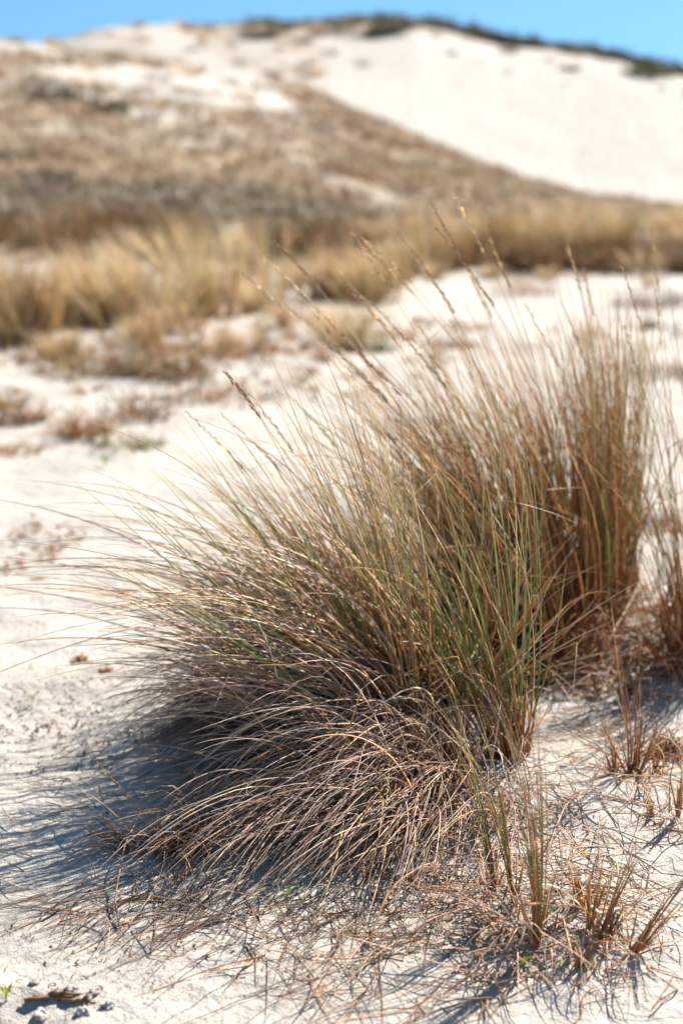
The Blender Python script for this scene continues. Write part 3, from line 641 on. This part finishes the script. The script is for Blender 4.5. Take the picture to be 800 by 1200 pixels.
# hillside tussocks
hill = [proto_tussock('hill', 110, (.3, .6), .26, [[(HB, 4)], [(HB, 3), (STRAW, 1)], [(HB, 5), (BROWN, 2)], [(HB, 3), (OLIVE, 1)]][k % 4], (.0, .4), (.1, .8), 4, .008, spread=.3, thatch=0) for k in range(5)]
done = 0; tries = 0
allp = []
while done < 2600 and tries < 60000:
    tries += 1
    y = R.uniform(14.5, 92) ; y = 14.5 + (y - 14.5) ** 1.0
    x = R.uniform(-.30, .30) * y
    c = float(cover(np.array([x]), np.array([y]))[0])
    pr = (max(c, 0.0)) ** 1.4 * (1.0 if y < 56 else .35)
    if R.uniform() > pr: continue
    allp.append((y, x, c)); done += 1
vis = [q for q in allp if abs(q[1] / q[0]) < .25]
vis.sort()
keep = set(vis[:130])
for (y, x, c) in keep:
    place(hill[R.integers(5)], x, y, R.uniform(.5, 1.0), R.uniform(0, 6), 'low brown tussock dotted over the brown lower slope of the left hill' if x / y < .05 else 'low golden tussock dotted over the ridge slope right of centre', 'grass tussock',
          'low tussocks on the lower left slope' if x / y < .05 else 'low tussocks on the right ridge slope', parts=False)
rest = [q for q in allp if q not in keep]
parts = []
Y0 = np.array([q[0] for q in rest]); X0 = np.array([q[1] for q in rest])
per = 26; xs = np.repeat(X0, per); ys = np.repeat(Y0, per); n = len(xs)
sc = np.repeat(R.uniform(.16, .38, len(rest)), per) * (1 + (ys > 55) * .3)
ofx = R.normal(0, .16, n); ofy = R.normal(0, .16, n)
root = np.stack([xs + ofx, ys + ofy, ground(xs + ofx, ys + ofy) - .02], -1)
d0 = unit(np.stack([ofx * 2 - .1 + R.normal(0, .3, n), ofy * 2 + R.normal(0, .3, n), np.ones(n)], -1))
P = grow(root, d0, sc * R.uniform(.6, 1.2, n), R.uniform(.1, .9, n), R.uniform(0, .5, n), 3, np.full(n, .1), collide=False)
lowc = palette(len(rest), [(HB, 5)]) * np.where(Y0 < 20.5, .6, 1.15)[:, None, None]; pc = palette(len(rest), [(HB, 5), (STRAW, 1.5)])
pc = np.where(((Y0 < 27) & (X0 / Y0 < .06))[:, None, None], lowc, pc); pc = np.repeat(pc, per, 0) * np.exp(R.normal(0, .1, (n, 1, 1)))
o = put('hill_grass_cover', [tube(P, np.full(n, .010) * (1 + (ys - 15) / 60), pc)], None, M_BLADE); tag(o, 'dry grass thinly covering the dune slopes', 'grass', kind='stuff')

# ---- dark shrubs
def shrub_mesh(w, h, n, pal, leaf=.05, seedk=0):
    a = R.uniform(0, 2 * math.pi, n); rr = R.uniform(0, 1, n) ** .4; el = R.uniform(0, 1, n)
    lob = 1 + .35 * np.sin(3 * a + seedk) * np.cos(4 * el + seedk)
    c = np.stack([np.cos(a) * rr * w * lob * np.sqrt(1 - el ** 2 * .8), np.sin(a) * rr * w * lob * np.sqrt(1 - el ** 2 * .8), el * h * rr * lob * .9 + .05 * h], -1)
    u1 = unit(R.normal(0, 1, (n, 3))); u2 = unit(np.cross(u1, R.normal(0, 1, (n, 3)))); s = leaf * R.uniform(.5, 1.3, (n, 1))
    V = np.stack([c - u1 * s, c + u2 * s * .45, c + u1 * s, c - u2 * s * .45], 1).reshape(-1, 3); F = np.arange(4 * n).reshape(n, 4)
    col = palette(n, pal)[:, 1]; C = np.repeat(col, 4, 0)
    o = mesh_obj('crown', V, F, C, M_LEAF, smooth=False); cr = o.data; bpy.data.objects.remove(o)
    k = 9; az = R.uniform(0, 6.28, k); r0 = np.zeros((k, 3)); d = unit(np.stack([np.cos(az) * .8, np.sin(az) * .8, np.full(k, 1.)], -1))
    P = r0[:, None] + d[:, None] * np.linspace(0, 1, 5)[None, :, None] * min(w, h) * .8 * np.array([1, 1, 1.1]) + np.cumsum(R.normal(0, .015, (k, 5, 3)), 1)
    v, f, cc = tube(P, np.full(k, .02 * w + .004), palette(k, [(BROWN, 1)]))
    o = mesh_obj('branch', v, f, cc, M_DEAD); br = o.data; bpy.data.objects.remove(o)
    return [('crown', cr), ('branch', br)]
DK = ((.05, .06, .03), (.055, .065, .03), (.07, .08, .04)); DG = ((.1, .12, .05), (.11, .13, .05), (.12, .14, .06)); DB = ((.1, .07, .05), (.12, .085, .06), (.15, .1, .07))
SH = [shrub_mesh(.7, .55, 900, [(DK, 3), (DB, 1)], .06, 1), shrub_mesh(.7, .6, 800, [(DG, 3), (DB, 1), (DK, 1)], .06, 2), shrub_mesh(.8, .5, 800, [(DB, 4), (DG, 1)], .06, 3)]
for px, py, s, k, lab in ((66, 222, .62, 0, 'dark low bush on the brown slope near the left edge'), (160, 238, .42, 2, 'brown bush on the brown slope right of the dark one'), (345, 290, .52, 1, 'round olive bush behind right end of the straw belt'),
                          (127, 134, .42, 1, 'upright olive bush high on the left hill among pale sand streaks'), (10, 190, .6, 2, 'dull brown bush at the left edge above the dark one'),
                          (300, 230, .4, 2, 'small brown bush on the slope above the olive bush'), (395, 262, .5, 2, 'low brown bush at right end of the brown slope'),
                          (62, 118, .5, 2, 'small brown bush on the upper left slope near the edge'), ):
    x, y = G(px, py); place(SH[k], x, y, s * min(y, 34) / 17 if y > 25 else s, R.uniform(0, 6), lab, 'bush', None, 'dune_bush', sink=.05)
# crest vegetation
def far_pt(px, dy=0):
    y = YF + dy; return (px - 400) * .972 / FPX * y, y
for k in range(64):
    px = R.uniform(300, 482) if k < 50 else R.uniform(215, 330); x, y = far_pt(px, R.uniform(-8, 1) if k < 50 else R.uniform(-2, 1)); w = R.uniform(.8, 1.6) * (1 if k < 50 else .6)
    place(SH[2 if k % 6 else 1], x, y, w, R.uniform(0, 6), 'brownish bush in the dark thicket on top of the highest dune', 'bush', 'thicket on the highest dune top', 'dune_bush', sink=.2, sz=w * .8)
for k in range(84):
    px = 492 + 330 * (k + R.uniform(-.5, .5)) / 84; x, y = far_pt(px, R.uniform(-1.5, 1.5)); w = R.uniform(.8, 1.45)
    if k % 9 == 4: w *= 1.4
    place(SH[(2, 2, 0, 2, 2)[k % 5]], x, y, w * (.45 if k % 7 in (2, 5) else 1), R.uniform(0, 6), 'dark bush in the thin row along the crest of the white dune', 'bush', 'row of bushes along the white dune crest', 'dune_bush', sink=.15)
for px, dy, s, lab in ((752, -4, 1.7, 'largest olive bush just below the crest at the right'), (735, -5, 1.2, 'olive bush left of the largest one below the crest'), (770, -2.5, 1.2, 'olive bush on the crest right of the largest one'),
                       (590, -4, .9, 'small brown bush on the white slope below the crest, centre right'), (660, -6, .8, 'faint brown bush on the white slope, right')):
    x, y = far_pt(px, dy); place(SH[1 if s > 1 else 2], x, y, s, R.uniform(0, 6), lab, 'bush', None, 'dune_bush', sink=.15, sz=s * .9)
scrub_lab = 'small withered bush scattered over upper face of the white dune'
for k in range(16):
    px = R.uniform(400, 790); x, y = far_pt(px, -R.uniform(3, 9)); s = R.uniform(.3, .55)
    place(SH[2], x, y, s, R.uniform(0, 6), scrub_lab, 'bush', 'withered bushes on the white face', 'withered_bush', sink=.1, sz=s * .5)

# ================================================================== LIGHT, SKY, CAMERA
SUN_EL, SUN_AZ = radians(44), math.atan2(.64, .77)
w = bpy.data.worlds.new('World'); scene.world = w; w.use_nodes = True; nt = w.node_tree
bg = nt.nodes['Background']; sky = nt.nodes.new('ShaderNodeTexSky'); sky.sky_type = 'NISHITA'; sky.sun_disc = False
sky.sun_elevation = SUN_EL; sky.sun_rotation = SUN_AZ; sky.air_density = 1.0; sky.dust_density = .2; sky.ozone_density = 3.0; sky.altitude = 50
tc = nt.nodes.new('ShaderNodeTexCoord'); mp = nt.nodes.new('ShaderNodeVectorMath'); mp.operation = 'ADD'; mp.inputs[1].default_value = (0, 0, .22)
nt.links.new(tc.outputs['Generated'], mp.inputs[0]); nt.links.new(mp.outputs[0], sky.inputs['Vector'])
tint = nt.nodes.new('ShaderNodeVectorMath'); tint.operation = 'MULTIPLY'; tint.inputs[1].default_value = (.95, 1.34, 1.33)
nt.links.new(sky.outputs[0], tint.inputs[0]); nt.links.new(tint.outputs[0], bg.inputs['Color']); bg.inputs['Strength'].default_value = .054
ld = bpy.data.lights.new('sun', 'SUN'); ld.energy = 5.0; ld.angle = radians(.53); ld.color = (1, .95, .87)
lo = bpy.data.objects.new('sun', ld); COL.objects.link(lo)
lo.rotation_euler = (math.pi / 2 - SUN_EL, 0, math.pi - SUN_AZ)
cd = bpy.data.cameras.new('camera'); cam = bpy.data.objects.new('camera', cd); COL.objects.link(cam); scene.camera = cam
cam.location = (0, 0, CAM_Z); cam.rotation_euler = (math.pi / 2 - PITCH, 0, 0)
cd.sensor_fit = 'VERTICAL'; cd.sensor_height = 36; cd.lens = 50; cd.clip_end = 1000; cd.clip_start = .05
cd.dof.use_dof = True; cd.dof.focus_distance = 2.42; cd.dof.aperture_fstop = 2.3; cd.dof.aperture_blades = 0
vs = scene.view_settings; vs.view_transform = 'Standard'; vs.look = 'None'; vs.exposure = 1.26; vs.gamma = 1
scene.cycles.max_bounces = 6; scene.cycles.transparent_max_bounces = 4
scene.cycles.use_denoising = True
